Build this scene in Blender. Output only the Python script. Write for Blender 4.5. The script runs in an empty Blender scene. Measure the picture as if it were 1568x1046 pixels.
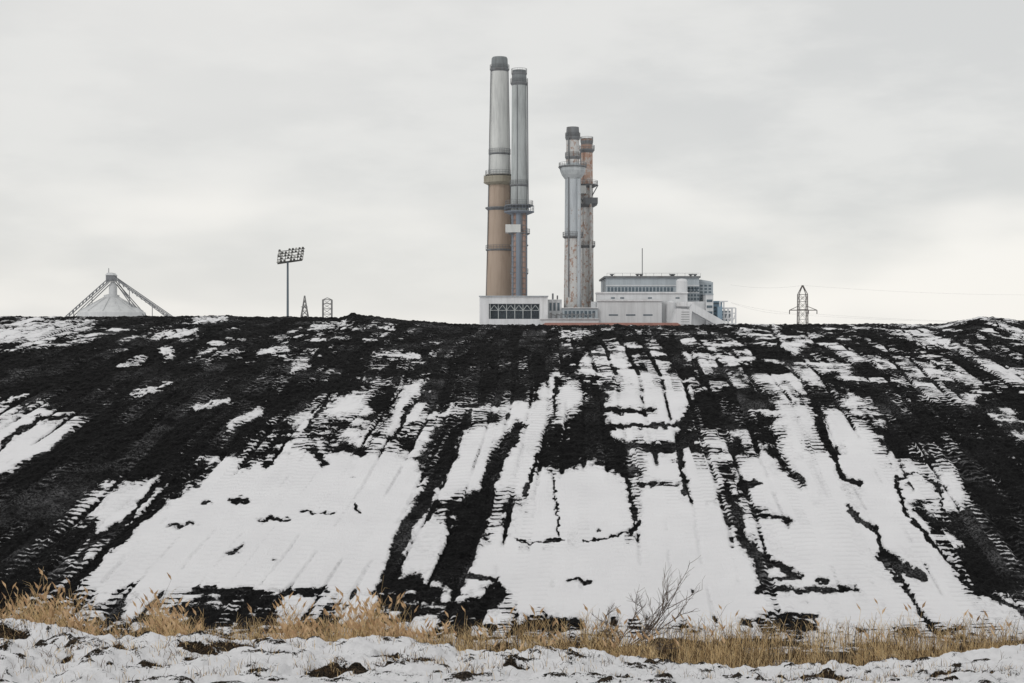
import bpy, math, random
import numpy as np
from mathutils import Vector
random.seed(7); rng=np.random.default_rng(7)
sc=bpy.context.scene
F=2178.0; CX=784.0; CY=523.0; EYE=12.0

# ------------------------------------------------------------ noise
def hsh(xi,yi,seed=0):
    k=(xi*374761393+yi*668265263+seed*2246822519)&0xffffffff
    k=((k^(k>>13))*1274126177)&0xffffffff
    k=((k^(k>>15))*2246822519)&0xffffffff
    return ((k^(k>>16))&0xffffff)/float(0xffffff)
def vnoise(x,y,seed=0):
    xi=np.floor(x).astype(np.int64); yi=np.floor(y).astype(np.int64)
    xf=x-xi; yf=y-yi
    u=xf*xf*xf*(xf*(xf*6-15)+10); v=yf*yf*yf*(yf*(yf*6-15)+10)
    a=hsh(xi,yi,seed);b=hsh(xi+1,yi,seed);c=hsh(xi,yi+1,seed);d=hsh(xi+1,yi+1,seed)
    return (a*(1-u)+b*u)*(1-v)+(c*(1-u)+d*u)*v
def fbm(x,y,o=4,seed=0,g=.5):
    s=0;a=1;t=0
    for i in range(o):
        s=s+a*vnoise(x*2**i+17.3*i,y*2**i-9.1*i,seed+i*31); t+=a; a*=g
    return s/t
def ss(a,b,x):
    t=np.clip((x-a)/(b-a),0,1); return t*t*(3-2*t)

# ------------------------------------------------------------ node helpers
def mat(name):
    m=bpy.data.materials.new(name); m.use_nodes=True
    nt=m.node_tree; b=nt.nodes['Principled BSDF']
    return m,nt,b
def N(nt,t,**k):
    n=nt.nodes.new(t)
    for a,v in k.items(): setattr(n,a,v)
    return n
def L(nt,a,b): nt.links.new(a,b)
def sock(nt,inp,v):
    if isinstance(v,bpy.types.NodeSocket): nt.links.new(v,inp)
    else: inp.default_value=v
def M(nt,op,a,b=0.0,c=0.0,clamp=False):
    n=N(nt,'ShaderNodeMath',operation=op,use_clamp=clamp)
    sock(nt,n.inputs[0],a); sock(nt,n.inputs[1],b); sock(nt,n.inputs[2],c)
    return n.outputs[0]
def SM(nt,v,a,b,lo=0.0,hi=1.0):
    n=N(nt,'ShaderNodeMapRange',interpolation_type='SMOOTHSTEP')
    sock(nt,n.inputs[0],v); n.inputs[1].default_value=a;n.inputs[2].default_value=b
    n.inputs[3].default_value=lo;n.inputs[4].default_value=hi
    return n.outputs[0]
def MIX(nt,f,a,b,mode='MIX'):
    n=N(nt,'ShaderNodeMix',data_type='RGBA',blend_type=mode)
    sock(nt,n.inputs[0],f)
    for i,v in ((6,a),(7,b)):
        if isinstance(v,tuple): v=tuple(v)+((1,) if len(v)==3 else ())
        sock(nt,n.inputs[i],v)
    return n.outputs[2]
def coords(nt,sx=1,sy=1,sz=1):
    tc=N(nt,'ShaderNodeTexCoord'); mp=N(nt,'ShaderNodeMapping')
    mp.inputs['Scale'].default_value=(sx,sy,sz)
    L(nt,tc.outputs['Object'],mp.inputs[0]); return mp.outputs[0]
def NZ(nt,vec,scale,detail=4,rough=.55):
    n=N(nt,'ShaderNodeTexNoise'); L(nt,vec,n.inputs['Vector'])
    n.inputs['Scale'].default_value=scale;n.inputs['Detail'].default_value=detail
    n.inputs['Roughness'].default_value=rough
    return n.outputs['Fac']
def bump(nt,b,h,s=.4,d=.05):
    n=N(nt,'ShaderNodeBump'); n.inputs['Strength'].default_value=s; n.inputs['Distance'].default_value=d
    L(nt,h,n.inputs['Height']); L(nt,n.outputs[0],b.inputs['Normal'])
def srgb(r,g,b):
    return tuple(((c/255)/12.92 if c<11 else (((c/255)+.055)/1.055)**2.4) for c in (r,g,b))

# ------------------------------------------------------------ coal pile
prof_y=np.array([50,58,60,64,70,76,82,86,90,95,100,108,116,122,127,133,142,155,170])
prof_z=np.array([0,-.02,.1,1.45,3.5,5.5,7.45,8.6,9.55,10.5,11.25,12.2,12.95,13.3,13.4,13.1,11.3,6,-.3])
yy=np.linspace(50,170,2401); zz=np.interp(yy,prof_y,prof_z)
k=np.ones(61)/61; zpad=np.pad(zz,30,mode='edge'); zz=np.convolve(zpad,k,'valid')
def prof(y): return np.interp(y,yy,zz)

def axis(segs):
    out=[]
    for a,b,s in segs: out.append(np.arange(a,b,s))
    out.append([segs[-1][1]]); return np.concatenate(out)
def grid_mesh(name,xs,ys,Z,attrs):
    nx,ny=len(xs),len(ys)
    X,Y=np.meshgrid(xs,ys)
    co=np.stack([X,Y,Z],-1).reshape(-1,3).astype(np.float32)
    me=bpy.data.meshes.new(name)
    nf=(nx-1)*(ny-1)
    idx=np.arange(nx*ny).reshape(ny,nx)
    q=np.stack([idx[:-1,:-1],idx[:-1,1:],idx[1:,1:],idx[1:,:-1]],-1).reshape(-1).astype(np.int32)
    me.vertices.add(nx*ny); me.vertices.foreach_set('co',co.ravel())
    me.loops.add(nf*4); me.loops.foreach_set('vertex_index',q)
    me.polygons.add(nf); me.polygons.foreach_set('loop_start',np.arange(0,nf*4,4,dtype=np.int32))
    me.update(calc_edges=True)
    me.polygons.foreach_set('use_smooth',np.ones(nf,dtype=bool))
    for n,a in attrs.items():
        at=me.attributes.new(n,'FLOAT','POINT'); at.data.foreach_set('value',a.astype(np.float32).ravel())
    ob=bpy.data.objects.new(name,me); sc.collection.objects.link(ob); return ob

xs=axis([(-80,-52,.5),(-52,52,.08),(52,80,.5)])
ys=axis([(57.5,100,.07),(100,134,.1),(134,171,1.0)])
X,Y=np.meshgrid(xs,ys)
Zb=prof(Y)
# fan coordinates of the slope (bearing, depression), used only to lay out snow cover
wx=(fbm(X/1.3,Y/1.3,3,5)-.5); wy=(fbm(X/1.3,Y/1.3,3,9)-.5)
wf=(fbm(X/.28,Y/.4,3,15)-.5); wf2=(fbm(X/.28,Y/.4,3,16)-.5)
A=CX+F*X/Y+8*wx+12*wf
E=CY+F*(EYE-Zb)/Y+8*wy+11*wf2
rows=[500,520,545,570,600,630,660,690,720,750,780,810,840,870,900,930,960]
cov="""5533333333322333333443345555
8764443344443334444455556545
3323343433343333555555555544
2222222333343234555545545544
1122222346471256387635334443
5411123456475374288235553333
8621112444577675366356653332
8301113577858558425655676433
5111457899958586646868876542
1127689999956479958868888551
1147699999943489969958888533
1154899999863799989969887633
1166999999863899999976997644
1159999999753899999987896753
1178766877356498999986688865
2345445446565689999987899888
3333344444555555555555555555"""
C=np.array([[int(c) for c in (r+r[-1]*28)[:28]] for r in cov.split()],float)/9
E0=CY+F*(EYE-Zb)/Y
ri=np.interp(E,rows,np.arange(len(rows))); ci=np.clip((A-28)/56,0,27)
r0=np.clip(np.floor(ri).astype(int),0,len(rows)-2); c0=np.clip(np.floor(ci).astype(int),0,26)
fr=ri-r0; fc=ci-c0
cv=(C[r0,c0]*(1-fc)+C[r0,c0+1]*fc)*(1-fr)+(C[r0+1,c0]*(1-fc)+C[r0+1,c0+1]*fc)*fr
sh=ss(86,100,Y)
cv=cv-.05*ss(112,122,Y)-.10*sh-.07*ss(72,82,Y)-.04*ss(0,-8,X)*ss(70,80,Y)
n1=fbm(X/1.1,Y/.8,5,21,.64); n2=fbm(X/1.3,Y/.8,5,41,.66)
n=n1*(1-sh)+n2*sh
sl_=np.interp(X,[-45,-26,-4,6,30],[.20,.22,.16,.03,.02])
xt=X-sl_*(Y-60)*(1-.25*sh)+.35*(fbm(X/9,Y/12,2,3)-.5)*2+.08*(fbm(X/.5,Y/.5,2,4)-.5)
cw=1.45
def cells(w,ylen,seed):
    c=xt/w; cid=np.floor(c).astype(np.int64); f=c-cid
    h1=vnoise(cid*7.31+.5,(Y+.25*wx)/ylen+hsh(cid,cid*0,seed)*9,seed); h2=vnoise((cid+1)*7.31+.5,(Y+.25*wx)/ylen+hsh(cid+1,cid*0,seed)*9,seed)
    t=ss(.86,1.0,f)
    return h1*(1-t)+h2*t-.5,f,cid
cell,cf,cid=cells(cw,4.5,101); cell2,cf2,cid2=cells(.62,2.2,131); cell3,_,_=cells(3.3,7,151)
edge=np.minimum(cf,1-cf)*cw
onl=hsh(cid,cid*0,5)
line=(1-ss(.07,.20,edge))*ss(.3,.5,fbm(X/4,Y/7,2,77))*(onl>.25)
tone=cell
mid=(1-np.abs(2*np.clip(cv,0,1)-1)**2)
rowc=Y/1.15+.4*(fbm(X/2.5,Y/2.5,2,201)-.5); rid=np.floor(rowc).astype(np.int64)
rown=vnoise(rid*3.7+.5,xt/1.4+hsh(rid,rid*0,3)*13,211)-.5
rc2=Y/(.7+.7*sh)+.35*(fbm(X/2,Y/2,2,221)-.5); rid2=np.floor(rc2).astype(np.int64)
rung=ss(.66,.8,vnoise(rid2*5.3+.5,xt/.9+hsh(rid2,rid2*0,8)*17,231))*ss(.0,.3,1-np.abs((rc2-rid2)-.5)*2)*ss(.42,.6,fbm(X/5,Y/7,3,241))
amp=1.6*(.3+.7*mid)
Mk=.5+(cv-.53)*1.25+(n-.5)*amp+mid*(1.0*cell+.5*cell2+.5*cell3+(.6+.5*sh)*rown)-line*(.5+.3*sh)*(1-.75*ss(.75,.97,cv))
Mk=Mk+.5*rung*ss(.02,.2,cv)

def segd(px,py,pts,closed=False):
    d=np.full(px.shape,1e9); P=pts+[pts[0]] if closed else pts
    ins=np.zeros(px.shape,bool)
    for (x0,y0),(x1,y1) in zip(P[:-1],P[1:]):
        dx,dy=x1-x0,y1-y0; t=np.clip(((px-x0)*dx+(py-y0)*dy)/(dx*dx+dy*dy+1e-9),0,1)
        d=np.minimum(d,np.hypot(px-x0-t*dx,py-y0-t*dy))
        if closed and y0!=y1:
            c=((y0>py)!=(y1>py))&(px<dx*(py-y0)/(dy)+x0); ins^=c
    return (np.where(ins,d,-d) if closed else d)
flat=Mk.ravel(); Af=A.ravel(); Ef=E.ravel()
calm=np.zeros_like(flat)
def sel(pts,m):
    ax=[p[0] for p in pts]; ay=[p[1] for p in pts]
    return np.where((Af>min(ax)-m)&(Af<max(ax)+m)&(Ef>min(ay)-m)&(Ef<max(ay)+m))[0]
def poly(pts,val,soft=9,st=1.0,cl=0):
    i=sel(pts,soft*2); sd=segd(Af[i],Ef[i],pts,True)
    w=ss(-soft,soft,sd)*st; flat[i]=flat[i]*(1-w)+val*w
    if cl: calm[i]=np.maximum(calm[i],cl*ss(0,14,sd))
def stroke(pts,wd,val=.0,soft=4,st=1.0):
    i=sel(pts,wd+soft*2); d=segd(Af[i],Ef[i],pts)
    w=(1-ss(wd/2-soft*.5,wd/2+soft,d))*st; flat[i]=flat[i]*(1-w)+val*w
W=[ [(125,895),(150,862),(215,792),(290,745),(380,712),(450,684),(560,690),(635,700),(652,740),(625,790),(605,850),(590,890),(560,912),(480,903),(330,900),(200,903),(150,912)],
 [(148,812),(150,775),(190,742),(245,727),(232,748),(200,785),(160,810)],
 [(0,655),(60,635),(70,655),(135,642),(100,675),(40,700),(-40,760),(-60,690)],
 [(-60,518),(90,510),(150,506),(120,520),(-60,540)],
 [(658,770),(690,715),(700,680),(745,650),(812,645),(772,665),(748,705),(735,748)],
 [(762,755),(775,705),(800,655),(832,592),(850,585),(843,640),(825,700),(808,752)],
 [(840,722),(930,715),(955,740),(968,808),(900,822),(860,818),(792,824),(802,785),(815,752)],
 [(850,640),(860,600),(880,582),(885,620),(862,650)],
 [(922,650),(930,605),(960,592),(1055,600),(1045,648),(1030,676),(935,680)],
 [(722,870),(742,836),(800,836),(970,828),(985,765),(1050,762),(1110,775),(1130,830),(1150,880),(1160,952),(990,950),(800,940),(765,905),(722,880)],
 [(1145,740),(1125,705),(1190,692),(1270,690),(1290,740),(1330,805),(1345,860),(1378,912),(1400,962),(1255,960),(1240,910),(1175,880),(1155,800)],
 [(1047,700),(1090,700),(1112,755),(1062,752)],
 [(1190,622),(1240,616),(1258,680),(1212,684)],
 [(1300,705),(1370,712),(1395,780),(1430,835),(1470,885),(1515,958),(1430,960),(1392,905),(1345,850),(1320,785)],
 [(1440,712),(1470,722),(1505,780),(1490,790),(1458,750)],
 [(1262,625),(1320,650),(1332,696),(1285,688)],
 [(580,668),(600,630),(625,598),(652,582),(640,620),(622,640),(610,672)],
 [(500,635),(520,608),(560,606),(570,628),(540,637)],
 [(620,870),(630,822),(660,792),(685,802),(680,850),(655,880)],
 [(455,660),(470,630),(498,622),(492,640),(470,665)] ]
wst=[.95,.88,.8,.8]+[.82]*40
wst[6]=.9; wst[9]=.95; wst[10]=.9
for i_,(p,s_) in enumerate(zip(W,wst)): poly(p,1.05,11,s_,{0:.85,2:.5,4:.7,6:.85,9:.95,10:.7,13:.5}.get(i_,.3))
for p,st in [ ([(-60,760),(60,712),(140,650),(215,610),(360,560),(480,560),(330,660),(250,705),(150,735),(110,790),(130,850),(60,900),(-60,900)],.68),
 ([(160,640),(300,590),(520,560),(600,575),(520,600),(450,640),(380,690),(290,720),(240,715)],.42),
 ([(684,640),(730,640),(700,680),(680,720),(655,725),(640,700)],.75),
 ([(690,766),(752,748),(738,800),(725,850),(712,885),(690,890),(684,850),(702,810)],.9),
 ([(655,560),(840,566),(812,618),(660,622),(650,595)],.8),
 ([(880,640),(912,600),(915,650),(950,712),(930,716),(880,700)],.8),
 ([(1062,600),(1180,600),(1185,650),(1110,665),(1050,660)],.8),
 ([(640,506),(880,506),(840,545),(640,560),(480,560)],.55),
 ([(1505,690),(1568,720),(1640,800),(1640,930),(1568,925),(1520,900),(1470,800)],.8),
 ([(1340,600),(1460,600),(1560,700),(1450,705),(1370,660)],.45),
 ([(835,660),(880,660),(880,715),(835,722)],.6) ]:
    poly(p,.06,14,st)
# broken track edges and cleat-scraped lanes through the snow
seg=ss(.56,.66,fbm(X/2.2,Y/3.2,3,301))
flat-= (.8*seg*(1-ss(.04,.14,edge))*(onl>.15)).ravel()*(1-.8*calm)
cell4=vnoise(cid2*5.9+.5,Y/3.0+hsh(cid2,cid2*0,9)*7,311)
flat-= (.34*ss(.66,.85,cell4)*ss(.35,.6,fbm(X/5,Y/5,2,321))).ravel()*(1-.8*calm)
for pts,w,s in [ ([(690,627),(812,629)],-6,4),([(640,640),(690,634)],-5,4),([(1170,578),(1232,582)],-7,4),([(895,553),(955,556)],-7,4),
 ([(1185,505),(1203,532),(1218,541)],-7,4),([(350,655),(395,630)],-9,8),([(1150,630),(1185,634)],-5,6),([(575,545),(640,547)],-6,4),([(250,540),(262,542)],-8,3),
 ([(900,575),(1060,582)],-4,4),([(300,505),(345,503)],-4,3),([(240,522),(300,516)],-5,4),([(450,570),(470,560)],-6,4),([(400,545),(440,540)],-5,4),
 ([(180,560),(220,552)],-4,4),([(480,510),(530,508)],-4,3),([(1050,545),(1150,552)],-4,5),([(860,512),(900,510)],-4,3),([(0,620),(40,605)],-4,4),
 ([(205,603),(260,592)],-4,4),([(300,625),(350,612)],-4,5),([(1500,560),(1568,575)],-5,5),([(1390,520),(1450,530)],-4,4),([(1440,570),(1490,580)],-5,5),
 ([(920,655),(1040,652)],4,5),([(925,628),(1000,626)],3,6),([(940,680),(1030,684)],5,7),
 ([(590,895),(612,830),(632,790),(664,738),(690,690)],12,12),
 ([(700,890),(712,830),(740,768),(762,705),(792,655)],14,10),
 ([(805,757),(830,690),(846,640),(855,580)],5,2),([(848,727),(856,822)],2,2.5),
 ([(975,805),(962,735),(930,668),(910,625)],6,3),([(790,829),(862,826)],3,2),([(895,831),(935,822),(975,812)],3,2),
 ([(975,805),(970,818)],5,2),([(1050,755),(1040,690),(1050,640),(1075,600)],6,3),([(1320,742),(1290,730),(1262,670),(1246,612)],7,3),
 ([(1298,778),(1312,797),(1342,812),(1352,860),(1388,905),(1425,962)],6,2.5),([(1112,750),(1128,800),(1160,860),(1172,895)],9,14),
 ([(1478,715),(1530,790),(1600,880)],26,10),([(604,672),(622,632),(648,602),(668,570)],5,3),
 ([(1368,728),(1390,790),(1432,838),(1500,912)],4,3),([(1375,735),(1400,722),(1438,745),(1445,790)],2,3),
 ([(120,858),(150,822),(190,800),(238,742),(285,718)],6,3),([(140,868),(210,800),(250,770)],5,12),
 ([(720,880),(757,884),(764,905),(722,925),(680,944)],6,3),([(585,900),(640,885)],6,8),([(470,660),(500,615)],5,3),
 ([(1165,850),(1185,862),(1222,885)],6,8),([(1160,882),(1222,886)],4,4),([(1160,905),(1310,902)],4,9),([(1180,942),(1250,944)],4,9),
 ([(325,905),(430,910),(500,905)],3,6),([(180,912),(205,895)],3,3),([(1500,905),(1568,940)],5,6),([(-10,690),(60,640)],4,4),
 ([(1350,850),(1410,885)],12,9),([(460,788),(510,790)],2,3),([(545,775),(550,790)],2,3),
 ([(255,810),(300,800)],1,7),([(395,800),(410,795),(440,797)],2,5),([(350,850),(375,840)],1,6),
 ([(1180,500),(1200,545),(1245,610)],3,3),([(870,890),(905,893)],1,6),([(0,740),(60,700),(135,650)],5,4),
 ([(500,690),(560,692)],2,12),([(1180,690),(1230,740)],2,14),([(1150,785),(1210,800)],1,12),([(980,740),(1035,745)],2,12),([(480,690),(495,712)],6,8)]:
    if w<0: stroke(pts,-w,1.0,s,.85)
    else: stroke(pts,w,-.08,s)
for (cx,cy,r) in [(365,768,10),(312,905,10),(350,915,10),(470,910,6),(620,900,12),(1260,890,6),(1060,905,2),(420,857,2),(915,815,2),(270,757,5),(540,733,2),(410,708,6),(376,715,7),(640,890,8),(1200,955,11),(1230,960,9),(1150,740,10),(700,955,8),(316,770,4),(300,742,5)]:
    stroke([(cx-r,cy),(cx+r,cy)],r*.9,.0,4)
Mk=flat.reshape(A.shape); calm=calm.reshape(A.shape)
Mk=np.clip(Mk,-.4,1.25)
back=ss(127,131,Y); Mk=Mk*(1-back)+(.3+.9*(n2-.3))*back
far_snow=ss(1430,1480,A)*ss(503,497,E0); Mk=Mk*(1-.7*far_snow)+(.35+1.1*n2)*.7*far_snow
snowm=ss(.4,.6,Mk)
Z=Zb.copy()
lat=np.interp(X/Y*F+CX,[-100,0,300,520,540,560,620,700,930,945,960,1000,1430,1470,1500,1530,1568,1600,1700],[.75,.7,.72,.65,1.0,.85,.5,.1,0,.15,0,0,.02,.45,.75,.6,.3,.5,.5])
Z+=lat*ss(92,120,Y)
Z+=.3*(fbm(X/5,Y/5,3,61)-.5)*ss(60,66,Y)+.16*(fbm(X/1.2,Y/1.2,4,62)-.5)*(1-.7*snowm)
Z+=.26*(fbm(X/.3,Y/.3,3,63)-.5)*(1-snowm)+.05*snowm-line*.08*(1-ss(.8,1,Mk))
Z+=.26*sh*(fbm(X/.9,Y/.9,4,64)-.45)
Z*= (1-ss(60,79,np.abs(X))); Z-=.25*ss(70,80,np.abs(X))
Z[0,:]=-.3; Z[:,0]=-.4; Z[:,-1]=-.4; Z[-1,:]=-.4
phs=hsh(cid2,cid2*0,77)*6.28
comb=.03+.38*ss(.50,.68,vnoise(cid2*3.3+.5,Y/5+hsh(cid2,cid2*0,19)*7,331))*(1-.8*calm)*(.55+.45*ss(.4,.6,fbm(X/6,Y/6,2,341)))
pile=grid_mesh('coal_pile',xs,ys,Z,{'snow':Mk,'tone':tone,'phs':phs,'comb':comb})

m,nt,b=mat('coal_and_snow')
at=N(nt,'ShaderNodeAttribute',attribute_name='snow').outputs['Fac']
tn=N(nt,'ShaderNodeAttribute',attribute_name='tone').outputs['Fac']
pa_=N(nt,'ShaderNodeAttribute',attribute_name='phs').outputs['Fac']
cb_=N(nt,'ShaderNodeAttribute',attribute_name='comb').outputs['Fac']
oc=coords(nt)
sep=N(nt,'ShaderNodeSeparateXYZ'); L(nt,oc,sep.inputs[0])
ph2=NZ(nt,coords(nt,1,1,1),.9,3)
arg=M(nt,'ADD',M(nt,'MULTIPLY',sep.outputs[1],2*math.pi/.40),M(nt,'ADD',pa_,M(nt,'MULTIPLY',ph2,3.5)))
wave=M(nt,'SINE',arg)
fine=NZ(nt,coords(nt,1,1,1),4.0,7,.76)
fine2=NZ(nt,coords(nt,.8,1.1,1),11.0,4,.78)
v=M(nt,'ADD',at,M(nt,'MULTIPLY',wave,cb_))
v=M(nt,'ADD',v,M(nt,'MULTIPLY',M(nt,'SUBTRACT',fine,.5),.9))
v=M(nt,'ADD',v,M(nt,'MULTIPLY',M(nt,'SUBTRACT',fine2,.5),.85))
sn=SM(nt,v,.48,.54)
g1=NZ(nt,oc,9,6,.88); g2=NZ(nt,oc,.45,4)
dust=M(nt,'MULTIPLY',SM(nt,M(nt,'ADD',g1,M(nt,'ADD',M(nt,'MULTIPLY',wave,M(nt,'MULTIPLY',cb_,.25)),M(nt,'MULTIPLY',tn,.2))),.53,.67),SM(nt,g2,.38,.62,.06,1))
coal=MIX(nt,SM(nt,NZ(nt,oc,10,5,.88),.40,.70),(.0008,.0008,.0009),(.018,.018,.019))
coal=MIX(nt,M(nt,'MULTIPLY',dust,.65),coal,(.19,.19,.197))
snowc=MIX(nt,NZ(nt,oc,.35,5,.6),(.71,.71,.73),(.85,.85,.865))
dirt=M(nt,'MULTIPLY',SM(nt,at,1.05,.62),SM(nt,fine,.42,.64))
snowc=MIX(nt,M(nt,'MULTIPLY',dirt,.55),snowc,(.33,.33,.34))
tread=M(nt,'MULTIPLY',SM(nt,wave,.2,.9),M(nt,'MULTIPLY',cb_,.7))
snowc=MIX(nt,tread,snowc,(.42,.42,.44))
L(nt,MIX(nt,sn,coal,snowc),b.inputs['Base Color'])
b.inputs['Roughness'].default_value=.75; b.inputs['Specular IOR Level'].default_value=.06
hh=M(nt,'ADD',M(nt,'MULTIPLY',sn,.5),M(nt,'ADD',M(nt,'MULTIPLY',g1,.8),M(nt,'MULTIPLY',fine,.3)))
hh=M(nt,'ADD',hh,M(nt,'MULTIPLY',wave,M(nt,'MULTIPLY',cb_,.5)))
bump(nt,b,hh,.9,.09)
pile.data.materials.append(m)

# ------------------------------------------------------------ ground
gx=np.concatenate([-np.geomspace(4000,32,40),np.arange(-30,30.01,.08),np.geomspace(32,4000,40)])
gy=np.concatenate([[-300,-150,-80,-40,-20,-8],np.arange(-2,36,1.0),np.arange(36,60,.08),np.arange(60,80,2),np.geomspace(82,6000,50)])
X2,Y2=np.meshgrid(gx,gy)
T=np.interp(X2/45*F+CX,[-200,0,60,150,330,400,520,640,760,900,1000,1080,1200,1350,1480,1568,1800],
            [2.9,2.95,2.9,2.7,2.68,2.45,2.55,2.3,2.3,2.2,1.85,1.55,1.6,1.72,2.1,2.25,2.5])
zl=np.interp(Y2,[-300,-8,0,40],[10.3,10.3,10.3,2.4])
z45=zl*(1-ss(39,45,Y2))+T*ss(39,45,Y2)
zg=np.where(Y2<45,z45,T*(1-ss(45,49.5,Y2)))
near=ss(20,36,Y2)*(1-ss(60,70,Y2))*(1-ss(30,60,np.abs(X2)))
lump=fbm(X2/1.5,Y2/1.5,5,71)-.5; lump2=fbm(X2/.4,Y2/.4,4,72)-.5
zg=zg+near*(.85*lump+.42*lump2)*np.where(Y2>49.5,.45,1)
gm=.86+1.1*(fbm(X2/1.1,Y2/.9,5,73,.6)-.5)-.4*ss(.07,.22,lump2+.3*lump)
gm=np.where(Y2>48.5,.50+1.5*(fbm(X2/1.6,Y2/1.2,5,74,.6)-.5)-.3*ss(47,51,Y2)*ss(58,54,Y2),gm)
gm=np.where(Y2>75,.8+.5*lump,gm)
for (cx,yb,r) in [(355,44.5,.75),(300,43.8,.6),(610,42.0,.5),(715,41.6,.55),(510,41.7,1.0),(480,41.2,.8),(1240,42.4,1.1),(1390,42.3,.75),(1520,42.4,.8),(1050,43,.8),(1085,42.6,.7),(800,41.8,.45),(12,44.2,.8),(590,43.6,.55),(780,43.9,.4),(1300,42.8,.55),(1200,42.0,.55),(1440,43,.55),(540,41.2,.7),(100,42.5,.35),(180,43.3,.4),(230,42,.3),(290,42.8,.35),(880,43,.35),(950,42,.4),(650,43.5,.4),(430,43.9,.4)]:
    x0=(cx-CX)/F*yb
    d=np.hypot((X2-x0)*.75+.8*lump,(Y2-yb)*1.1+1.4*lump2)
    w=1-ss(r*.3,r,d); gm=gm*(1-w)-.1*w; zg=zg-.15*w
ground=grid_mesh('ground',gx,gy,zg,{'snow':gm})
m,nt,b=mat('snowy_ground')
at=N(nt,'ShaderNodeAttribute',attribute_name='snow').outputs['Fac']; oc=coords(nt)
f1=NZ(nt,oc,5,6,.7); f2=NZ(nt,oc,20,4,.7)
v=M(nt,'ADD',at,M(nt,'MULTIPLY',M(nt,'SUBTRACT',f1,.5),1.0)); v=M(nt,'ADD',v,M(nt,'MULTIPLY',M(nt,'SUBTRACT',f2,.5),.7))
sn=SM(nt,v,.42,.52)
soil=MIX(nt,SM(nt,f2,.42,.65),(.006,.0055,.005),(.08,.06,.042))
snowc=MIX(nt,NZ(nt,oc,.8,5,.6),(.71,.71,.73),(.86,.86,.875))
L(nt,MIX(nt,sn,soil,snowc),b.inputs['Base Color']); b.inputs['Roughness'].default_value=.9; b.inputs['Specular IOR Level'].default_value=.08
bump(nt,b,M(nt,'ADD',f1,M(nt,'MULTIPLY',f2,.4)),.8,.12)
ground.data.materials.append(m)
def gz(x,y):
    i=np.clip(np.searchsorted(gx,x),0,len(gx)-1); j=np.clip(np.searchsorted(gy,y),0,len(gy)-1); return float(zg[j,i])

# ------------------------------------------------------------ mesh builder
class MB:
    def __init__(s): s.v=[];s.f=[];s.m=[]
    def add(s,v,f,mi=0):
        o=len(s.v); s.v+=v; s.f+=[tuple(i+o for i in q) for q in f]; s.m+=[mi]*len(f)
    def box(s,x0,x1,y0,y1,z0,z1,mi=0):
        if z1<z0: z0,z1=z1,z0
        v=[(x,y,z) for z in(z0,z1) for y in(y0,y1) for x in(x0,x1)]
        s.add(v,[(0,2,3,1),(4,5,7,6),(0,1,5,4),(2,6,7,3),(0,4,6,2),(1,3,7,5)],mi)
    def prism(s,pts,y0,y1,mi=0):   # xz outline extruded along y
        n=len(pts); v=[(x,y0,z) for x,z in pts]+[(x,y1,z) for x,z in pts]
        s.add(v,[tuple(range(n)),tuple(range(2*n-1,n-1,-1))]+[(i,i+n,(i+1)%n+n,(i+1)%n) for i in range(n)],mi)
    def lathe(s,cx,cy,prof,mi=0,n=40,cap=True):
        v=[];f=[]
        for r,z in prof:
            for i in range(n):
                a=2*math.pi*i/n; v.append((cx+r*math.cos(a),cy+r*math.sin(a),z))
        for j in range(len(prof)-1):
            for i in range(n):
                k=(i+1)%n; f.append((j*n+i,j*n+k,(j+1)*n+k,(j+1)*n+i))
        if cap: f.append(tuple((len(prof)-1)*n+i for i in range(n))); f.append(tuple(reversed(range(n))))
        s.add(v,f,mi)
    def beam(s,p,q,w,mi=0,w2=None):
        p=Vector(p);q=Vector(q);d=(q-p).normalized(); w2=w if w2 is None else w2
        u=d.cross(Vector((0,1,0))); 
        if u.length<.1:u=d.cross(Vector((1,0,0)))
        u.normalize(); t=d.cross(u)
        v=[tuple(c+(u*a+t*bb)*ww/2) for c,ww in((p,w),(q,w2)) for a,bb in((-1,-1),(1,-1),(1,1),(-1,1))]
        s.add(v,[(0,1,2,3),(7,6,5,4),(0,4,5,1),(1,5,6,2),(2,6,7,3),(3,7,4,0)],mi)
    def platform(s,cx,cy,r,R,z,mi=0,rail=1,h=1.15,n=28):
        s.lathe(cx,cy,[(r*.98,z-1.1),(R,z-.25),(R,z),(r*.98,z)],mi,n,False)
        if rail:
            for i in range(n):
                a=2*math.pi*i/n;b2=2*math.pi*(i+1)/n
                p=(cx+R*.98*math.cos(a),cy+R*.98*math.sin(a)); q=(cx+R*.98*math.cos(b2),cy+R*.98*math.sin(b2))
                s.beam((p[0],p[1],z),(p[0],p[1],z+h),.07,mi)
                for hh in(h*.5,h): s.beam((p[0],p[1],z+hh),(q[0],q[1],z+hh),.07,mi)
    def obj(s,name,mats,parent=None,smooth=False):
        me=bpy.data.meshes.new(name); me.from_pydata(s.v,[],s.f)
        for mm in mats: me.materials.append(mm)
        me.polygons.foreach_set('material_index',s.m)
        me.update(); o=bpy.data.objects.new(name,me); sc.collection.objects.link(o)
        if parent: o.parent=parent
        return o
def empty(name):
    o=bpy.data.objects.new(name,None); sc.collection.objects.link(o); return o

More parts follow.
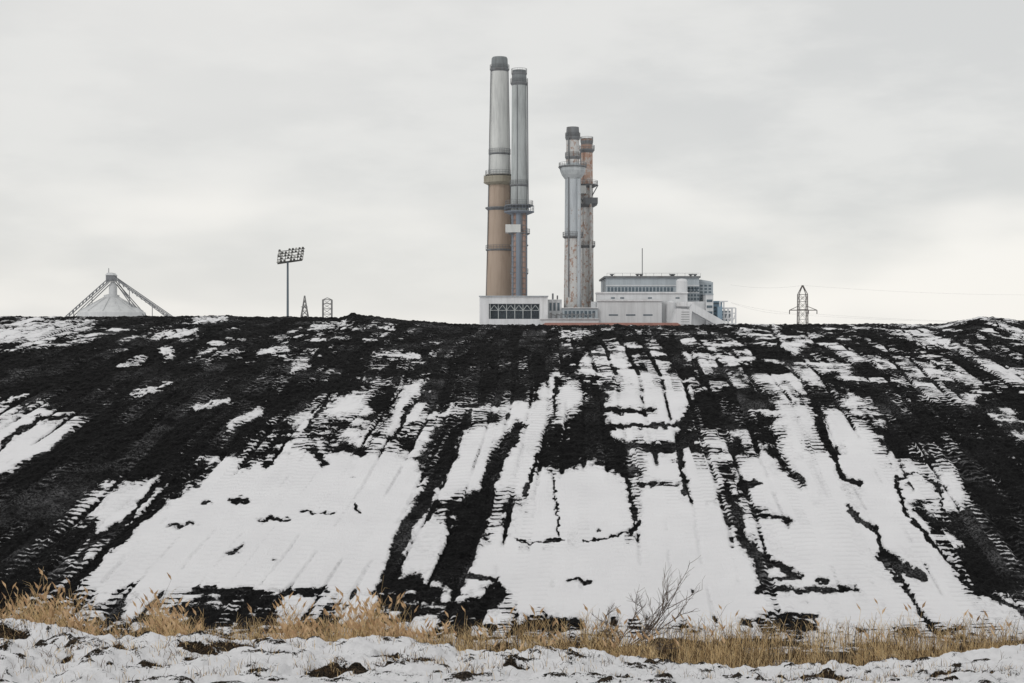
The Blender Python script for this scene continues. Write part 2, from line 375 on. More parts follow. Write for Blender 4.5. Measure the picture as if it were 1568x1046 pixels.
def weathered(name,base,stain,amt=.5,scale=.3,vert=.12,rough=.7,speck=None,spamt=.5,spscale=1.2):
    m,nt,b=mat(name)
    n1=NZ(nt,coords(nt,1,1,vert),scale*3,5,.65)
    c=MIX(nt,M(nt,'MULTIPLY',SM(nt,n1,.42,.68),amt),base,stain)
    if speck:
        n3=NZ(nt,coords(nt,1,1,.8),spscale,5,.75)
        c=MIX(nt,SM(nt,n3,.62-spamt*.2,.68-spamt*.2,0,.85),c,speck)
    n2=NZ(nt,coords(nt),.12,3); c=MIX(nt,SM(nt,n2,.3,.7,0,.2),c,tuple(x*.7 for x in base))
    L(nt,c,b.inputs['Base Color']); b.inputs['Roughness'].default_value=rough; b.inputs['Specular IOR Level'].default_value=.25
    return m
conc=weathered('stack_concrete',srgb(198,200,198),srgb(165,167,167),.7)
tan=weathered('stack_tan',srgb(166,150,136),srgb(146,130,116),.7)
grey=weathered('stack_grey',srgb(168,173,173),srgb(128,131,132),.7)
dark=weathered('stack_cap',srgb(126,131,133),srgb(85,86,88),.6)
steel=weathered('steel_grey',srgb(118,121,124),srgb(88,84,82),.6)
rustw=weathered('rust_white',srgb(194,195,194),srgb(165,164,162),.5,speck=srgb(148,112,92),spamt=.5,spscale=1.0)
rusth=weathered('rust_heavy',srgb(176,150,136),srgb(138,92,74),.8,speck=srgb(186,184,181),spamt=.6,spscale=1.0)
blueg=weathered('stack_bluegrey',srgb(180,186,190),srgb(150,156,161),.7,speck=srgb(140,122,110),spamt=.1)
rustp=weathered('rust_pipe',srgb(152,130,120),srgb(120,94,82),.7)
bluep=weathered('blue_pipe',srgb(124,132,142),srgb(98,104,114),.5)

def EV(d):
    u=d/F; return (lambda px:(px-CX)*u),(lambda py:EYE+(CY-py)*u),u
# --- stack A
x,z,u=EV(412); a=MB(); cx=x(765)
P=lambda *l:[(r*u,z(py) if py is not None else 0) for r,py in l]
a.lathe(cx,412,[(24.5*u,0),(21.5*u,z(455)),(16.6*u,z(280))],1,48,False)
a.lathe(cx,412,P((16.6,280),(15,235),(13,106)),0,48,False)
a.lathe(cx,412,P((13.3,106),(12.6,98),(12.2,90),(11,88),(9,88),(9,92)),2,48)
for py,R in((106,15),(235,17),(382,21.5)): a.platform(cx,412,12.5*u if py<200 else R*u-1,R*u,z(py),3)
a.platform(cx,412,16*u,24.5*u,z(279),4,h=1.9); a.lathe(cx,412,P((24,279),(24,271),(23.4,271)),4,36,False)
a.platform(cx,412,15*u,22*u,z(268),3)
a.platform(cx,412,17*u,22*u,z(318),3,0)
for s_ in (-1,1): a.beam((cx+s_*13.2*u,412-1.2,z(108)),(cx+s_*20*u,412-1.5,z(455)),.25,3)
a.obj('smokestack',[conc,tan,dark,steel,weathered('platform_tan',srgb(150,145,132),srgb(110,100,88))])
# --- stack B
x,z,u=EV(404); a=MB(); cx=x(795)
a.lathe(cx,404,P((12.6,330),(12.6,283),(11.8,220),(11.2,127)),0,40,False)
a.lathe(cx,404,P((11.4,127),(11,112),(10,108),(8,108)),1,40)
a.lathe(cx,404,[(13.5*u,0),(12.2*u,z(455)),(10.5*u,z(320))],3,32,False)
for py,R in((127,13.5),(112,12),(283,14.5)): a.platform(cx,404,10.5*u,R*u,z(py),2)
a.platform(cx,404,12*u,23*u,z(324),4,h=1.6); a.platform(cx,404,12*u,21.5*u,z(314),2)
a.box(cx-21*u,cx+2*u,404-3.2,404+1.5,z(357),z(345),5); a.platform(cx,404,9*u,16.5*u,z(357),2)
a.platform(cx,404,9*u,14*u,z(418),2); a.platform(cx,404,9*u,14*u,z(375),2,0)
for dx,mi,w in((-9,4,.55),(-5,3,.8),(-1.2,4,.9),(3,2,.6),(6.5,3,.8),(10,4,.5)):
    a.lathe(cx+dx*u,404-2.5+abs(dx)*.09,[(w*.9,0),(w*.9,z(326))],mi,10,False)
for py in range(330,455,8): a.beam((cx-12*u,401.3,z(py)),(cx+12*u,401.3,z(py)),.16,2)
a.beam((cx+12.4*u,403,z(130)),(cx+13.8*u,403,z(326)),.35,2)
a.beam((cx-3*u,404-2.05,z(130)),(cx-3*u,404-2.35,z(322)),.25,2)
a.obj('smokestack',[grey,dark,steel,rustp,bluep,conc])
# --- stack C
x,z,u=EV(405); a=MB(); cx=x(877)
a.lathe(cx,405,P((10.4,252),(10,212)),1,40,False)
a.lathe(cx,405,P((10.2,212),(10,204),(9.4,195),(7,195)),2,40)
a.lathe(cx,405,P((12.4,365),(11.8,268),(10.4,250)),0,40,False)
a.lathe(cx,405,[(14*u,0),(13.6*u,z(455)),(12.4*u,z(365))],1,40,False)
a.lathe(cx,405,P((11.8,275),(17,268),(19.5,262),(19.5,254),(11,254)),3,32,False)
a.platform(cx,405,10*u,21.5*u,z(255),2,h=1.0)
for py,R in((210,11.6),(362,15.5),(240,11.8)): a.platform(cx,405,10*u,R*u,z(py),2)
a.beam((cx-22*u,404,z(256)),(cx-12*u,404,z(270)),.3,2)
a.beam((cx-7*u,405-1.9,z(212)),(cx-7*u,405-2.4,z(455)),.3,2)
a.lathe(cx+9*u,402.8,[(.5,0),(.5,z(275))],0,10,False)
a.obj('smokestack',[blueg,rustw,steel,weathered('corbel',srgb(180,185,187),srgb(140,145,148))])
# --- stack D
x,z,u=EV(415); a=MB(); cx=x(898.5)
a.lathe(cx,415,P((9.4,290),(9,235),(8.8,218),(8.4,213),(6,213)),1,36)
a.lathe(cx,415,[(11.5*u,0),(10.6*u,z(455)),(9.6*u,z(288))],0,36,False)
for py,R in((229,12),(283,17),(313,16),(376,13),(216,9.8)): a.platform(cx,415,9*u,R*u,z(py),2)
a.box(cx-14*u,cx-2*u,411.5,415,z(298),z(286),3); a.box(cx-5*u,cx+16*u,412,416,z(313),z(304),2)
a.beam((cx+17*u,414,z(284)),(cx+8*u,414,z(300)),.3,2); a.beam((cx-14*u,412.5,z(298)),(cx-5*u,414,z(312)),.3,2)
a.beam((cx-10*u,412.6,z(230)),(cx-10.5*u,412.6,z(455)),.3,2); a.lathe(cx+5*u,412.4,[(.35,0),(.35,z(285))],0,8,False)
a.obj('smokestack',[rustw,rusth,steel,conc])

# ------------------------------------------------------------ power station buildings
def siding(name,c,c2,rib=1.1,horiz=False):
    m,nt,b=mat(name)
    o=coords(nt); s=N(nt,'ShaderNodeSeparateXYZ'); L(nt,o,s.inputs[0])
    w=M(nt,'SINE',M(nt,'MULTIPLY',s.outputs[2] if horiz else M(nt,'ADD',s.outputs[0],s.outputs[1]),2*math.pi/rib))
    st=NZ(nt,coords(nt,1,1,.15),.5,5,.65)
    col=MIX(nt,M(nt,'MULTIPLY',SM(nt,st,.4,.7),.6),c,c2)
    col=MIX(nt,SM(nt,w,.8,1.0,0,.3),col,c2)
    L(nt,col,b.inputs['Base Color']); b.inputs['Roughness'].default_value=.65; b.inputs['Specular IOR Level'].default_value=.25
    return m
wallw=siding('wall_light',srgb(206,208,210),srgb(182,184,186),1.8)
wallg=siding('wall_grey',srgb(168,176,181),srgb(145,152,158),1.2)
wallb=siding('wall_blue',srgb(130,152,168),srgb(105,122,135),1.0)
roofm=weathered('roof_snow',srgb(220,221,223),srgb(170,170,170))
brick=siding('brick_red',srgb(150,112,102),srgb(122,90,82),.6,True)
glass,nt,b=mat('window_glass')
L(nt,MIX(nt,NZ(nt,coords(nt),.6,2),(.03,.05,.07),(.14,.18,.21)),b.inputs['Base Color']); b.inputs['Roughness'].default_value=.25
x,z,u=EV(400)
# main boiler house
e=empty('power_station_building')
w=MB(); y0=400
w.prism([(x(929),0),(x(929),z(425)),(x(1072),z(425)),(x(1072),0)],y0+2,y0+26,0)
w.box(x(913),x(1050),y0-4,y0+1.98,0,z(450),1)
w.box(x(913),x(1010),y0-6,y0-4.01,0,z(462),1)
w.box(x(1050.5),x(1078),y0-2,y0+1.97,0,z(462),1)
w.obj('walls',[wallg,wallw],e)
w=MB(); w.box(x(926),x(1074),y0+1.5,y0+26.5,z(425)+.003,z(425)+.5,0); w.box(x(912),x(1051),y0-4.4,y0+1.95,z(450)+.003,z(450)+.35,1)
w.box(x(911),x(1011),y0-6.4,y0-4.4,z(462)+.003,z(462)+.35,1)
w.obj('roof',[steel,roofm],e)
w=MB()
for i in range(26):
    xx=931+i*5.4
    if 1032<xx<1052: continue
    w.box(x(xx),x(xx+3.6),y0+1.9,y0+2.05,z(446),z(439.5),0)
for r in range(4):
    for c in range(4): w.box(x(1054+c*5),x(1054+c*5+3.4),y0+1.9,y0+2.06,z(459-r*5.5),z(459-r*5.5)+.6,0)
for c in (1,2,5,8): w.box(x(920+c*14),x(920+c*14+6),y0-4.06,y0-3.9,z(458),z(456),0)
for c in range(3): w.box(x(930+c*26),x(930+c*26+14),y0-6.06,y0-5.9,z(484),z(482),0)
w.obj('windows',[glass],e)
w=MB(); w.box(x(929),x(1072),y0+1.8,y0+1.97,z(437.5),z(436),0); w.box(x(929),x(1072),y0+1.8,y0+1.97,z(448),z(447),0)
for px in(940,980,985.5,1033,1036,1063,1070): w.lathe(x(px),y0+8,[(.35,z(425)),(.35,z(419)),(.6,z(419)),(.6,z(417.5))],1,10)
w.beam((x(986.5),y0+6,z(425)),(x(986.5),y0+6,z(378)),.22,1)
for px in range(930,1075,12): w.beam((x(px),y0+1.6,z(425)+.5),(x(px),y0+1.6,z(425)+1.3),.07,1)
w.beam((x(930),y0+1.6,z(425)+1.3),(x(1072),y0+1.6,z(425)+1.3),.06,1)
w.obj('roof_vents_and_mast',[wallw,steel],e)
w=MB(); w.lathe(x(1043),y0-1.5,[(1.6,z(462)),(1.6,z(431)),(1.3,z(428)),(.3,z(427))],0,20)
w.box(x(1027),x(1060),y0-5,y0-4.03,z(470),z(463),1)
w.lathe(x(1025),y0-4.6,[(1.4,0),(1.4,z(464)),(.2,z(461))],0,16); w.obj('vent_cylinder',[wallw,roofm],e)
# annex on the right
e=empty('turbine_hall_annex'); w=MB()
w.box(x(1072.5),x(1095),y0+4,y0+30,0,z(431),0)
w.box(x(1078.5),x(1090),y0-3,y0+3.9,0,z(452),1); w.box(x(1090.5),x(1105),y0-1,y0+3.8,0,z(461),2)
w.obj('walls',[wallg,wallw,wallb],e)
w=MB(); w.prism([(x(1072.5),z(431)),(x(1075),z(427)),(x(1092),z(430)),(x(1095),z(434))],y0+3.9,y0+30.1,0)
w.box(x(1078),x(1090.3),y0-3.2,y0+3.85,z(452)+.003,z(452)+.3,0); w.obj('roof',[wallg],e)
w=MB()
for r in range(5):
    for c in range(3): w.box(x(1075+c*6.5),x(1075+c*6.5+4),y0+3.9,y0+4.05,z(458-r*5),z(458-r*5)+.5,0)
for r in range(6): w.box(x(1092),x(1104),y0-1.08,y0-.95,z(496-r*6),z(496-r*6)+.45,0)
for r in range(4): w.box(x(1080),x(1088.5),y0-3.08,y0-2.95,z(490-r*9),z(490-r*9)+.7,0)
w.obj('windows',[glass],e)
w=MB()
for px in(1100,1106,1112,1118,1124):
    for yy_ in(y0-3,y0+3): w.beam((x(px),yy_,0),(x(px),yy_,z(472 if px>1106 else 462)),.35,0)
for py in(462,472,480,488,496):
    for yy_ in(y0-3,y0+3): w.beam((x(1100),yy_,z(py)),(x(1124 if py>465 else 1112),yy_,z(py)),.3,0)
for i in range(4): w.beam((x(1100+6*i),y0-3,z(496)),(x(1106+6*i),y0-3,z(480)),.2,0)
w.box(x(1107),x(1117),y0-2,y0+2,z(492),z(476),1); w.box(x(1096),x(1103),y0-4,y0-1.1,z(500),z(470),2)
w.obj('steel_frame',[wallw,wallg,wallb],e)
# conveyor gallery
e=empty('conveyor_gallery'); w=MB()
w.prism([(x(1014),z(512)),(x(1028),z(474)),(x(1050),z(476)),(x(1048),z(512))],y0-14,y0-8,0)
w.prism([(x(1050.5),z(476)),(x(1054),z(466)),(x(1062),z(470)),(x(1115),z(500)),(x(1115),z(508)),(x(1108),z(508))],y0-9,y0-5,0); w.obj('gallery',[wallw],e)
w=MB()
for i in range(8): w.box(x(1033+i*.2),x(1046),y0-14.08,y0-13.95,z(505-i*3.6),z(505-i*3.6)+.12,0)
w.obj('battens',[steel],e)
w=MB(); w.box(x(1020),x(1024),y0-13,y0-9,0,z(506),0); w.box(x(1040),x(1044),y0-13,y0-9,0,z(506),0); w.obj('legs',[steel],e)
# left service building
e=empty('service_building'); w=MB()
w.box(x(735),x(749),y0-6,y0+14,0,z(455),0); w.box(x(749.02),x(826),y0-6,y0+14,z(466),z(455),0)
w.box(x(826.02),x(838),y0-6,y0+14,0,z(455),1); w.box(x(749.02),x(826),y0-1,y0+13.9,0,z(466.05),2)
w.box(x(749.02),x(826),y0-6,y0-1.05,0,z(489),0)
w.obj('walls',[wallw,roofm,bluep],e)
w=MB(); w.box(x(734),x(839),y0-6.5,y0+14.5,z(455)+.003,z(454),0); w.obj('roof',[wallg],e)
w=MB()
for c in range(12):
    xx=750.5+c*6.25; w.box(x(xx),x(xx+5),y0-1.12,y0-.95,z(487),z(476),0); w.box(x(xx),x(xx+5),y0-1.12,y0-.95,z(474.5),z(468),0)
w.obj('windows',[glass],e)
w=MB()
for c in range(7):
    xx=751+c*12.4; w.beam((x(xx),y0-5.6,z(489)),(x(xx),y0-5.6,z(466)),.2,0)
    if c<6: w.beam((x(xx),y0-5.6,z(476)),(x(xx+6.2),y0-5.6,z(468)),.16,0); w.beam((x(xx+6.2),y0-5.6,z(468)),(x(xx+12.4),y0-5.6,z(476)),.16,0)
w.beam((x(750),y0-5.6,z(476)),(x(826),y0-5.6,z(476)),.16,0); w.obj('trusses',[grey],e)
# mid block
e=empty('pump_house'); w=MB()
w.box(x(838.5),x(860),y0-2,y0+8,0,z(459),0); w.box(x(860.02),x(912.9),y0-7,y0-1,0,z(473),1)
w.box(x(826),x(912.8),y0-12,y0-7.02,0,z(490),0); w.box(x(905),x(912.5),y0-.9,y0+1,0,z(462),0); w.obj('walls',[wallw,wallg],e)
w=MB(); w.box(x(859),x(912.95),y0-7.4,y0-.95,z(473)+.003,z(472),0); w.box(x(825),x(913.6),y0-12.4,y0-7.43,z(490)+.003,z(489),0); w.obj('roof',[roofm],e)
w=MB()
for c in range(8): w.box(x(863+c*6),x(863+c*6+4),y0-7.08,y0-6.95,z(486),z(477),0)
for c in range(3): w.box(x(841+c*6),x(841+c*6+3.5),y0-2.08,y0-1.95,z(476),z(464),0)
w.obj('windows',[glass],e)
w=MB()
for i in range(9):
    px=842+i*8; w.lathe(x(px),y0-9,[(.3,z(490)),(.3,z(480+3*(i%2)))],0,8); 
    if i<8: w.beam((x(px),y0-9,z(482)),(x(px+8),y0-9,z(484)),.3,0)
w.beam((x(846),y0-3,z(459)),(x(846),y0-3,z(450)),.5,0); w.beam((x(853),y0-3,z(459)),(x(853),y0-3,z(453)),.4,0)
w.obj('pipework',[steel],e)
e=empty('brick_warehouse'); w=MB(); w.box(x(826),x(1016),y0-40,y0-20,0,z(495)-1.0,0); w.obj('walls',[brick],e)
w=MB(); w.prism([(x(825),z(495)-.995),(x(830),z(495)-.4),(x(1012),z(495)-.4),(x(1017),z(495)-.995)],y0-40.3,y0-19.7,0); w.obj('roof',[brick],e)
w=MB()
for c in range(14): w.box(x(835+c*12.5),x(841+c*12.5),y0-40.06,y0-39.9,8,10,0)
w.obj('windows',[glass],e)

# ------------------------------------------------------------ stadium light pole
x,z,u=EV(220); w=MB(); cx=x(440.5)
w.lathe(cx,220,[(.24,0),(.15,z(400))],0,12)
for r in range(5):
    py=401-r*4.2; xl=425+r*.6; xr=462+r*.9
    p0=(x(xl),219.2,z(py+1.6)); p1=(x(xr),220.8,z(py-4))
    w.beam(p0,p1,.1,1)
    for k in range(8):
        t=(k+.5)/8; c=[p0[i]+(p1[i]-p0[i])*t for i in range(3)]
        if random.random()<.08: continue
        w.lathe(c[0],c[1]-.35,[(.10,c[2]+.28),(.17,c[2]+.2),(.2,c[2]+.02),(.1,c[2]-.04)],1 if (k+r)%3 else 2,8)
for px in(428,436,445,455,463): w.beam((x(px),220.2,z(402.5-(px-424)*.12)),(x(px+2),220.2,z(385-(px-424)*.12)),.09,1)
w.beam((x(424),220.5,z(403.5)),(x(462),220.5,z(398)),.22,1)
w.beam((x(425),220.2,z(403)),(x(425),220.2,z(390)),.08,1)
w.obj('stadium_light_pole',[weathered('pole',srgb(95,105,112),srgb(75,82,90)),weathered('lamp_dark',srgb(85,85,82),srgb(60,60,60)),weathered('lamp_light',srgb(170,170,165),srgb(120,120,118))])

# ------------------------------------------------------------ grain elevator
x,z,u=EV(300); w=MB(); galv=weathered('galvanised',srgb(200,202,203),srgb(170,172,175)); gd=weathered('galv_dark',srgb(125,127,130),srgb(100,100,103))
cx=x(171)
w.lathe(cx,300,[(7.0,0),(7.0,z(479)),(6.6,z(477)),(1.6,z(456)),(1.6,z(452)),(.4,z(450))],0,36)
w.lathe(x(213),298,[(1.2,0),(1.2,z(478)),(.2,z(472))],0,16); w.lathe(x(130),298,[(1.0,0),(1.0,z(482)),(.2,z(477))],0,16)
for r in range(12):
    a_=r*math.pi/6; w.beam((cx+6.7*math.cos(a_),300+6.7*math.sin(a_),z(477)+.1),(cx+1.7*math.cos(a_),300+1.7*math.sin(a_),z(456)+.1),.1,0)
w.box(x(165),x(177),298.5,301,z(431),z(422),1); w.prism([(x(164),z(422)),(x(168),z(418)),(x(174),z(418)),(x(178),z(422))],298.3,301.2,0)
w.beam((x(168.5),299,z(418)),(x(168.5),299,z(411)),.12,1)
w.lathe(x(174),299.5,[(.85,z(458)),(.85,z(440)),(.5,z(432))],0,14)
for a0,a1,b0,b1 in((168,428,96,492),(171,432,108,492),(176,424,270,489),(180,428,262,489),(174,428,228,489),(182,436,206,470)):
    for yo in(298.4,300.4): w.beam((x(a0),yo,z(a1)),(x(b0),yo,z(b1)),.17,1)
for s0,s1 in (((168,428),(96,492)),((176,424),(270,489))):
    for i in range(14):
        t=i/14;t2=(i+.5)/14
        p=(s0[0]+(s1[0]-s0[0])*t,s0[1]+(s1[1]-s0[1])*t); q=(s0[0]+(s1[0]-s0[0])*t2,s0[1]+(s1[1]-s0[1])*t2+5)
        w.beam((x(p[0]),298.4,z(p[1])),(x(q[0]),298.4,z(q[1])),.12,1); w.beam((x(q[0]),298.4,z(q[1])),(x(q[0]+.5),298.4,z(q[1]-5)),.1,1)
for px in(115,143,200,235,258): w.beam((x(px),299,0),(x(px),299,z(492-(64*(px-96)/72 if px<168 else 0)) if px<168 else z(424+65*(px-176)/94)),.13,1)
w.obj('grain_elevator',[galv,gd])

# ------------------------------------------------------------ pylons
pm=weathered('pylon_steel',srgb(120,120,120),srgb(90,88,86)); pm2=weathered('pylon_rust',srgb(100,96,94),srgb(80,70,64))
def lattice(name,cx,d,pys,hwf,mt,t1,t2,extra=None):
    x,z,u=EV(d); w=MB(); cx=x(cx); prev=None
    for py in pys:
        h=float(hwf(py))*u; c=[(cx-h,d-h,z(py)),(cx+h,d-h,z(py)),(cx+h,d+h,z(py)),(cx-h,d+h,z(py))]
        for k in range(4): w.beam(c[k],c[(k+1)%4],t2)
        if prev:
            for k in range(4): w.beam(prev[k],c[k],t1); w.beam(prev[k],c[(k+1)%4],t2); w.beam(prev[(k+1)%4],c[k],t2)
        prev=c
    if extra: extra(w,x,z,d)
    w.obj(name,[mt])
def ex1(w,x,z,d):
    w.beam((x(461),d,z(470)),(x(471),d,z(470)),.2)
lattice('transmission_tower',466.5,420,(583,560,540,520,505,494,484,475,466,459,453),lambda py:np.interp(py,[453,462,490,583],[.5,1.6,6,14]),pm,.22,.13,ex1)
x,z,u=EV(420); w=MB()
for px in(494.5,508): 
    for dy in(-1,1): w.beam((x(px),420+dy,0),(x(px),420+dy,z(459)),.24)
for i,py in enumerate((459,465,473,481,490,500)): 
    w.beam((x(494.5),419,z(py)),(x(508),419,z(py)),.17); w.beam((x(494.5),421,z(py)),(x(508),421,z(py)),.17)
    w.beam((x(494.5),419,z(py)),(x(508),419,z(py+8)),.12); w.beam((x(508),419,z(py)),(x(494.5),419,z(py+8)),.12)
w.beam((x(494.5),420,z(459)),(x(501),420,z(456)),.2); w.beam((x(508),420,z(459)),(x(501),420,z(456)),.2)
w.obj('transmission_tower',[pm])
def ex2(w,x,z,d):
    w.beam((x(1209),420,z(475)),(x(1251),420,z(475)),.25)
    for px in(1209,1251,1238): w.beam((x(px),420,z(475)),(x(px),420,z(481)),.22)
    w.beam((x(1209),420,z(475)),(x(1222),420,z(469)),.17); w.beam((x(1251),420,z(475)),(x(1236),420,z(469)),.17)
lattice('transmission_tower',1229,420,(585,560,540,520,504,489,474,462,451,437),lambda py:np.interp(py,[437,451,474,500,585],[.6,6.4,6.6,7.0,9]),pm2,.21,.09,ex2)
w=MB()
def wire(p,q,sag,n=24,t=.025):
    pts=[]
    for i in range(n+1):
        a_=i/n; pts.append((p[0]+(q[0]-p[0])*a_,p[1]+(q[1]-p[1])*a_,p[2]+(q[2]-p[2])*a_-sag*4*a_*(1-a_)))
    for i in range(n): w.beam(pts[i],pts[i+1],t)
for px,py in((1209,481),(1251,481),(1229,437)):
    wire((x(px),420,z(py)),(x(px)+160,470,z(py)+2),3); wire((x(px),420,z(py)),(x(1105),402,z(440 if py<450 else 466)),.8)
w.obj('power_lines',[gd])

# ------------------------------------------------------------ reeds (one object)
def ribbon(B,pts,wds,mi,dirx):
    o=len(B.v)
    for (p,wd) in zip(pts,wds):
        B.v.append((p[0]-wd/2*dirx[0],p[1]-wd/2*dirx[1],p[2])); B.v.append((p[0]+wd/2*dirx[0],p[1]+wd/2*dirx[1],p[2]))
    for i in range(len(pts)-1): B.f.append((o+2*i,o+2*i+1,o+2*i+3,o+2*i+2)); B.m.append(mi)
def strawmat(name,c1,c2):
    m,nt,b=mat(name); L(nt,MIX(nt,SM(nt,NZ(nt,coords(nt,3,3,.3),2.0,3),.35,.65),c1,c2),b.inputs['Base Color']); b.inputs['Roughness'].default_value=.8
    b.inputs['Specular IOR Level'].default_value=.2; return m
straw=[strawmat('straw_gold',srgb(224,200,156),srgb(194,164,118)),strawmat('straw_dark',srgb(112,88,62),srgb(56,46,36)),strawmat('straw_plume',srgb(212,182,144),srgb(172,140,106))]
B=MB()
hx=[-400,0,60,130,170,210,250,290,340,400,440,490,550,600,640,700,800,900,1000,1100,1300,1568,2000]
hz=[2.3,2.1,2.7,2.1,1.3,1.5,2.5,1.6,1.3,1.4,1.9,1.5,2.3,2.0,1.6,1.45,1.5,1.5,1.5,1.4,1.3,1.4,1.5]
NC=50000; NR=15000
pxs=rng.uniform(-250,1820,NC); ds=np.where(rng.random(NC)<.5,rng.uniform(49.4,57.0,NC),rng.uniform(49.6,53.0,NC))
XX=(pxs-CX)/F*ds
den=vnoise(XX/1.1,ds/1.5,91)*.65+vnoise(XX/.35,ds/.5,92)*.5+.10
keep=rng.random(NC)<ss(.36,.85,den)
for px,d,X0,dens in list(zip(pxs[keep],ds[keep],XX[keep],den[keep]))[:NR]:
    px=float(px);d=float(d);X0=float(X0)
    H=float(np.interp(px,hx,hz))*random.uniform(.3,1.0)*(.55+.5*dens)
    if random.random()<.04: H*=1.4
    zb=gz(X0,d)-.03
    an=random.uniform(-.5,.5); dr=(math.cos(an),math.sin(an)); lean=random.gauss(.05,.12)*H; ly=random.gauss(0,.08)*H
    mi=0 if random.random()<(.76 if px<660 else .6) else 1
    P=[(X0+lean*t*t,d+ly*t,zb+H*t*(1-.05*t)) for t in(0,.35,.7,1)]
    w0=random.uniform(.012,.022); ribbon(B,P,[w0,w0*.9,w0*.7,w0*.4],mi,dr)
    for k in range(random.randint(1,3)):
        t=random.uniform(.2,.8); s=random.choice([-1,1]); l=random.uniform(.2,.5)*min(H,1.6)
        q=(X0+lean*t*t,d+ly*t,zb+H*t); 
        ribbon(B,[q,(q[0]+s*l*.35,q[1],q[2]+l*.6),(q[0]+s*l*.75,q[1]+.05,q[2]+l*random.uniform(.3,.9))],[.022,.018,.004],mi,(.3,.95) if random.random()<.3 else (.7,.4))
    if H>1.4 and random.random()<.45:
        q=P[-1]; s=random.choice([-1,-1,1])
        for k in range(4):
            l=random.uniform(.15,.32); ribbon(B,[q,(q[0]+s*.06+random.uniform(-.03,.03),q[1],q[2]+l*.5),(q[0]+s*l*.6,q[1],q[2]+l)],[.015,.06,.012],2,dr)
B.obj('reeds',straw)
# dry grass tufts poking through the bank
B=MB()
for t_ in range(620):
    d=random.uniform(39.5,48.0); px=random.uniform(-200,1760); X0=(px-CX)/F*d
    n_=random.randint(2,14); sp=random.uniform(.04,.3)
    for k in range(n_):
        xx=X0+random.gauss(0,sp); yk=d+random.gauss(0,sp*.6); zb=gz(xx,yk)-.03; H=random.uniform(.06,.36); s=random.gauss(0,.35)*H
        ribbon(B,[(xx,yk,zb),(xx+s*.4,yk,zb+H*.6),(xx+s*1.2,yk,zb+H*.95)],[.012,.010,.003],random.choice([0,1,1]),(.95,.3))
for (cxp,yb) in [(355,44.6),(300,43.8),(610,42.2),(715,41.8),(510,41.9),(1240,42.6),(1390,42.5),(1520,42.6),(1050,43.2),(1085,42.8),(12,44.4),(100,42.6),(180,43.4),(290,42.9)]:
    for k in range(90):
        xx=(cxp-CX)/F*yb+random.gauss(0,.4); yk=yb+random.gauss(0,.22); zb=gz(xx,yk)-.03; H=random.uniform(.1,.35); s=random.gauss(0,.7)*H
        ribbon(B,[(xx,yk,zb),(xx+s*.4,yk,zb+H*.5),(xx+s*1.2,yk,zb+H*.7)],[.016,.012,.004],random.choice([0,1,1,1]),(.95,.3))
B.obj('dry_grass',straw)

# ------------------------------------------------------------ bare shrub
twig=strawmat('twig',srgb(112,100,90),srgb(70,60,54))
w=MB()
def branch(p,dr,l,r,dep):
    n=6; pts=[Vector(p)]; d=Vector(dr).normalized()
    for i in range(n):
        d=(d+Vector((random.gauss(.02,.13),random.gauss(0,.1),random.gauss(.01,.1)))).normalized(); pts.append(pts[-1]+d*l/n)
        w.beam(pts[-2],pts[-1],r*(1-i/n*.6),0,r*(1-(i+1)/n*.6))
        if dep>0 and i>=1:
            for _ in range(1 if random.random()<.75 else 2):
                side=Vector((random.gauss(0,.8),random.gauss(0,.5),random.uniform(-.1,.7)))
                branch(pts[-1],d+side*.8,l*random.uniform(.3,.5),r*.55,dep-1)
random.seed(21)
sb=Vector(((940-CX)/F*55,53.4,.2))
for dr,l in (((1.0,0,.55),2.8),((.8,0,.9),2.5),((.5,0,1),2.2),((1,.2,.35),2.4),((.1,0,1),1.5),((.9,0,.75),3.2),((-.3,0,.8),.9),((.7,-.1,1),2.6)):
    branch(sb+Vector((random.uniform(-.3,.5),random.uniform(-.2,.2),0)),dr,l,.045,2)
w.obj('bare_shrub',[twig])

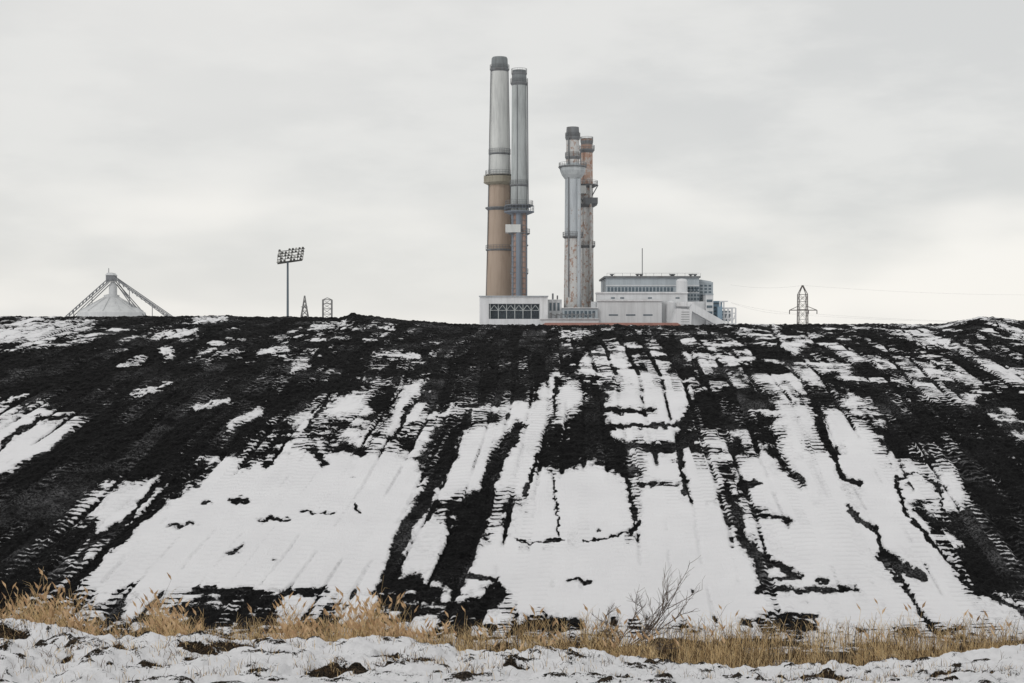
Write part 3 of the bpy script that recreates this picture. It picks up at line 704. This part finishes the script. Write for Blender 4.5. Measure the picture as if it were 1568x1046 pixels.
# ------------------------------------------------------------ sky, light, camera
AZ=-140; EL=38
wd=bpy.data.worlds.new('World'); sc.world=wd; wd.use_nodes=True; nt=wd.node_tree
bg=nt.nodes['Background']; bg.inputs['Strength'].default_value=.1
sk=N(nt,'ShaderNodeTexSky',sky_type='NISHITA'); sk.sun_disc=False
sk.sun_elevation=math.radians(EL); sk.sun_rotation=math.radians(AZ)
tc=N(nt,'ShaderNodeTexCoord'); mp=N(nt,'ShaderNodeMapping'); mp.inputs['Scale'].default_value=(1.2,1.2,3.6); mp.inputs['Location'].default_value=(.6,0,.35)
L(nt,tc.outputs['Generated'],mp.inputs[0])
n1=NZ(nt,mp.outputs[0],1.7,4,.45); n2=NZ(nt,mp.outputs[0],3.2,3,.45); n3=NZ(nt,mp.outputs[0],5.5,5,.55)
sp=N(nt,'ShaderNodeSeparateXYZ'); L(nt,tc.outputs['Generated'],sp.inputs[0])
base=MIX(nt,SM(nt,n1,.36,.64),(7.0,7.0,6.85),(8.1,8.0,7.75))
base=MIX(nt,SM(nt,n3,.4,.65,0,.6),base,(8.6,8.5,8.2))
low=M(nt,'MULTIPLY',SM(nt,sp.outputs[2],.17,.05),SM(nt,n2,.44,.64))
base=MIX(nt,M(nt,'MULTIPLY',low,.85),base,(10.0,9.7,9.2))
fin=MIX(nt,.93,sk.outputs[0],base)
L(nt,fin,bg.inputs['Color'])
sl=bpy.data.lights.new('sun','SUN'); sl.energy=.9; sl.angle=math.radians(14); sl.color=(1,.98,.96)
so=bpy.data.objects.new('sun',sl); sc.collection.objects.link(so)
az=math.radians(AZ); el=math.radians(EL)
dirv=Vector((math.sin(az)*math.cos(el),math.cos(az)*math.cos(el),math.sin(el)))
so.rotation_euler=dirv.to_track_quat('Z','Y').to_euler()
cam=bpy.data.cameras.new('camera'); cam.lens=50; cam.sensor_width=36; cam.clip_end=12000
co=bpy.data.objects.new('camera',cam); sc.collection.objects.link(co); co.location=(0,0,EYE); co.rotation_euler=(math.radians(90),0,0)
sc.camera=co
sc.view_settings.view_transform='Standard'; sc.view_settings.look='None'; sc.view_settings.exposure=0
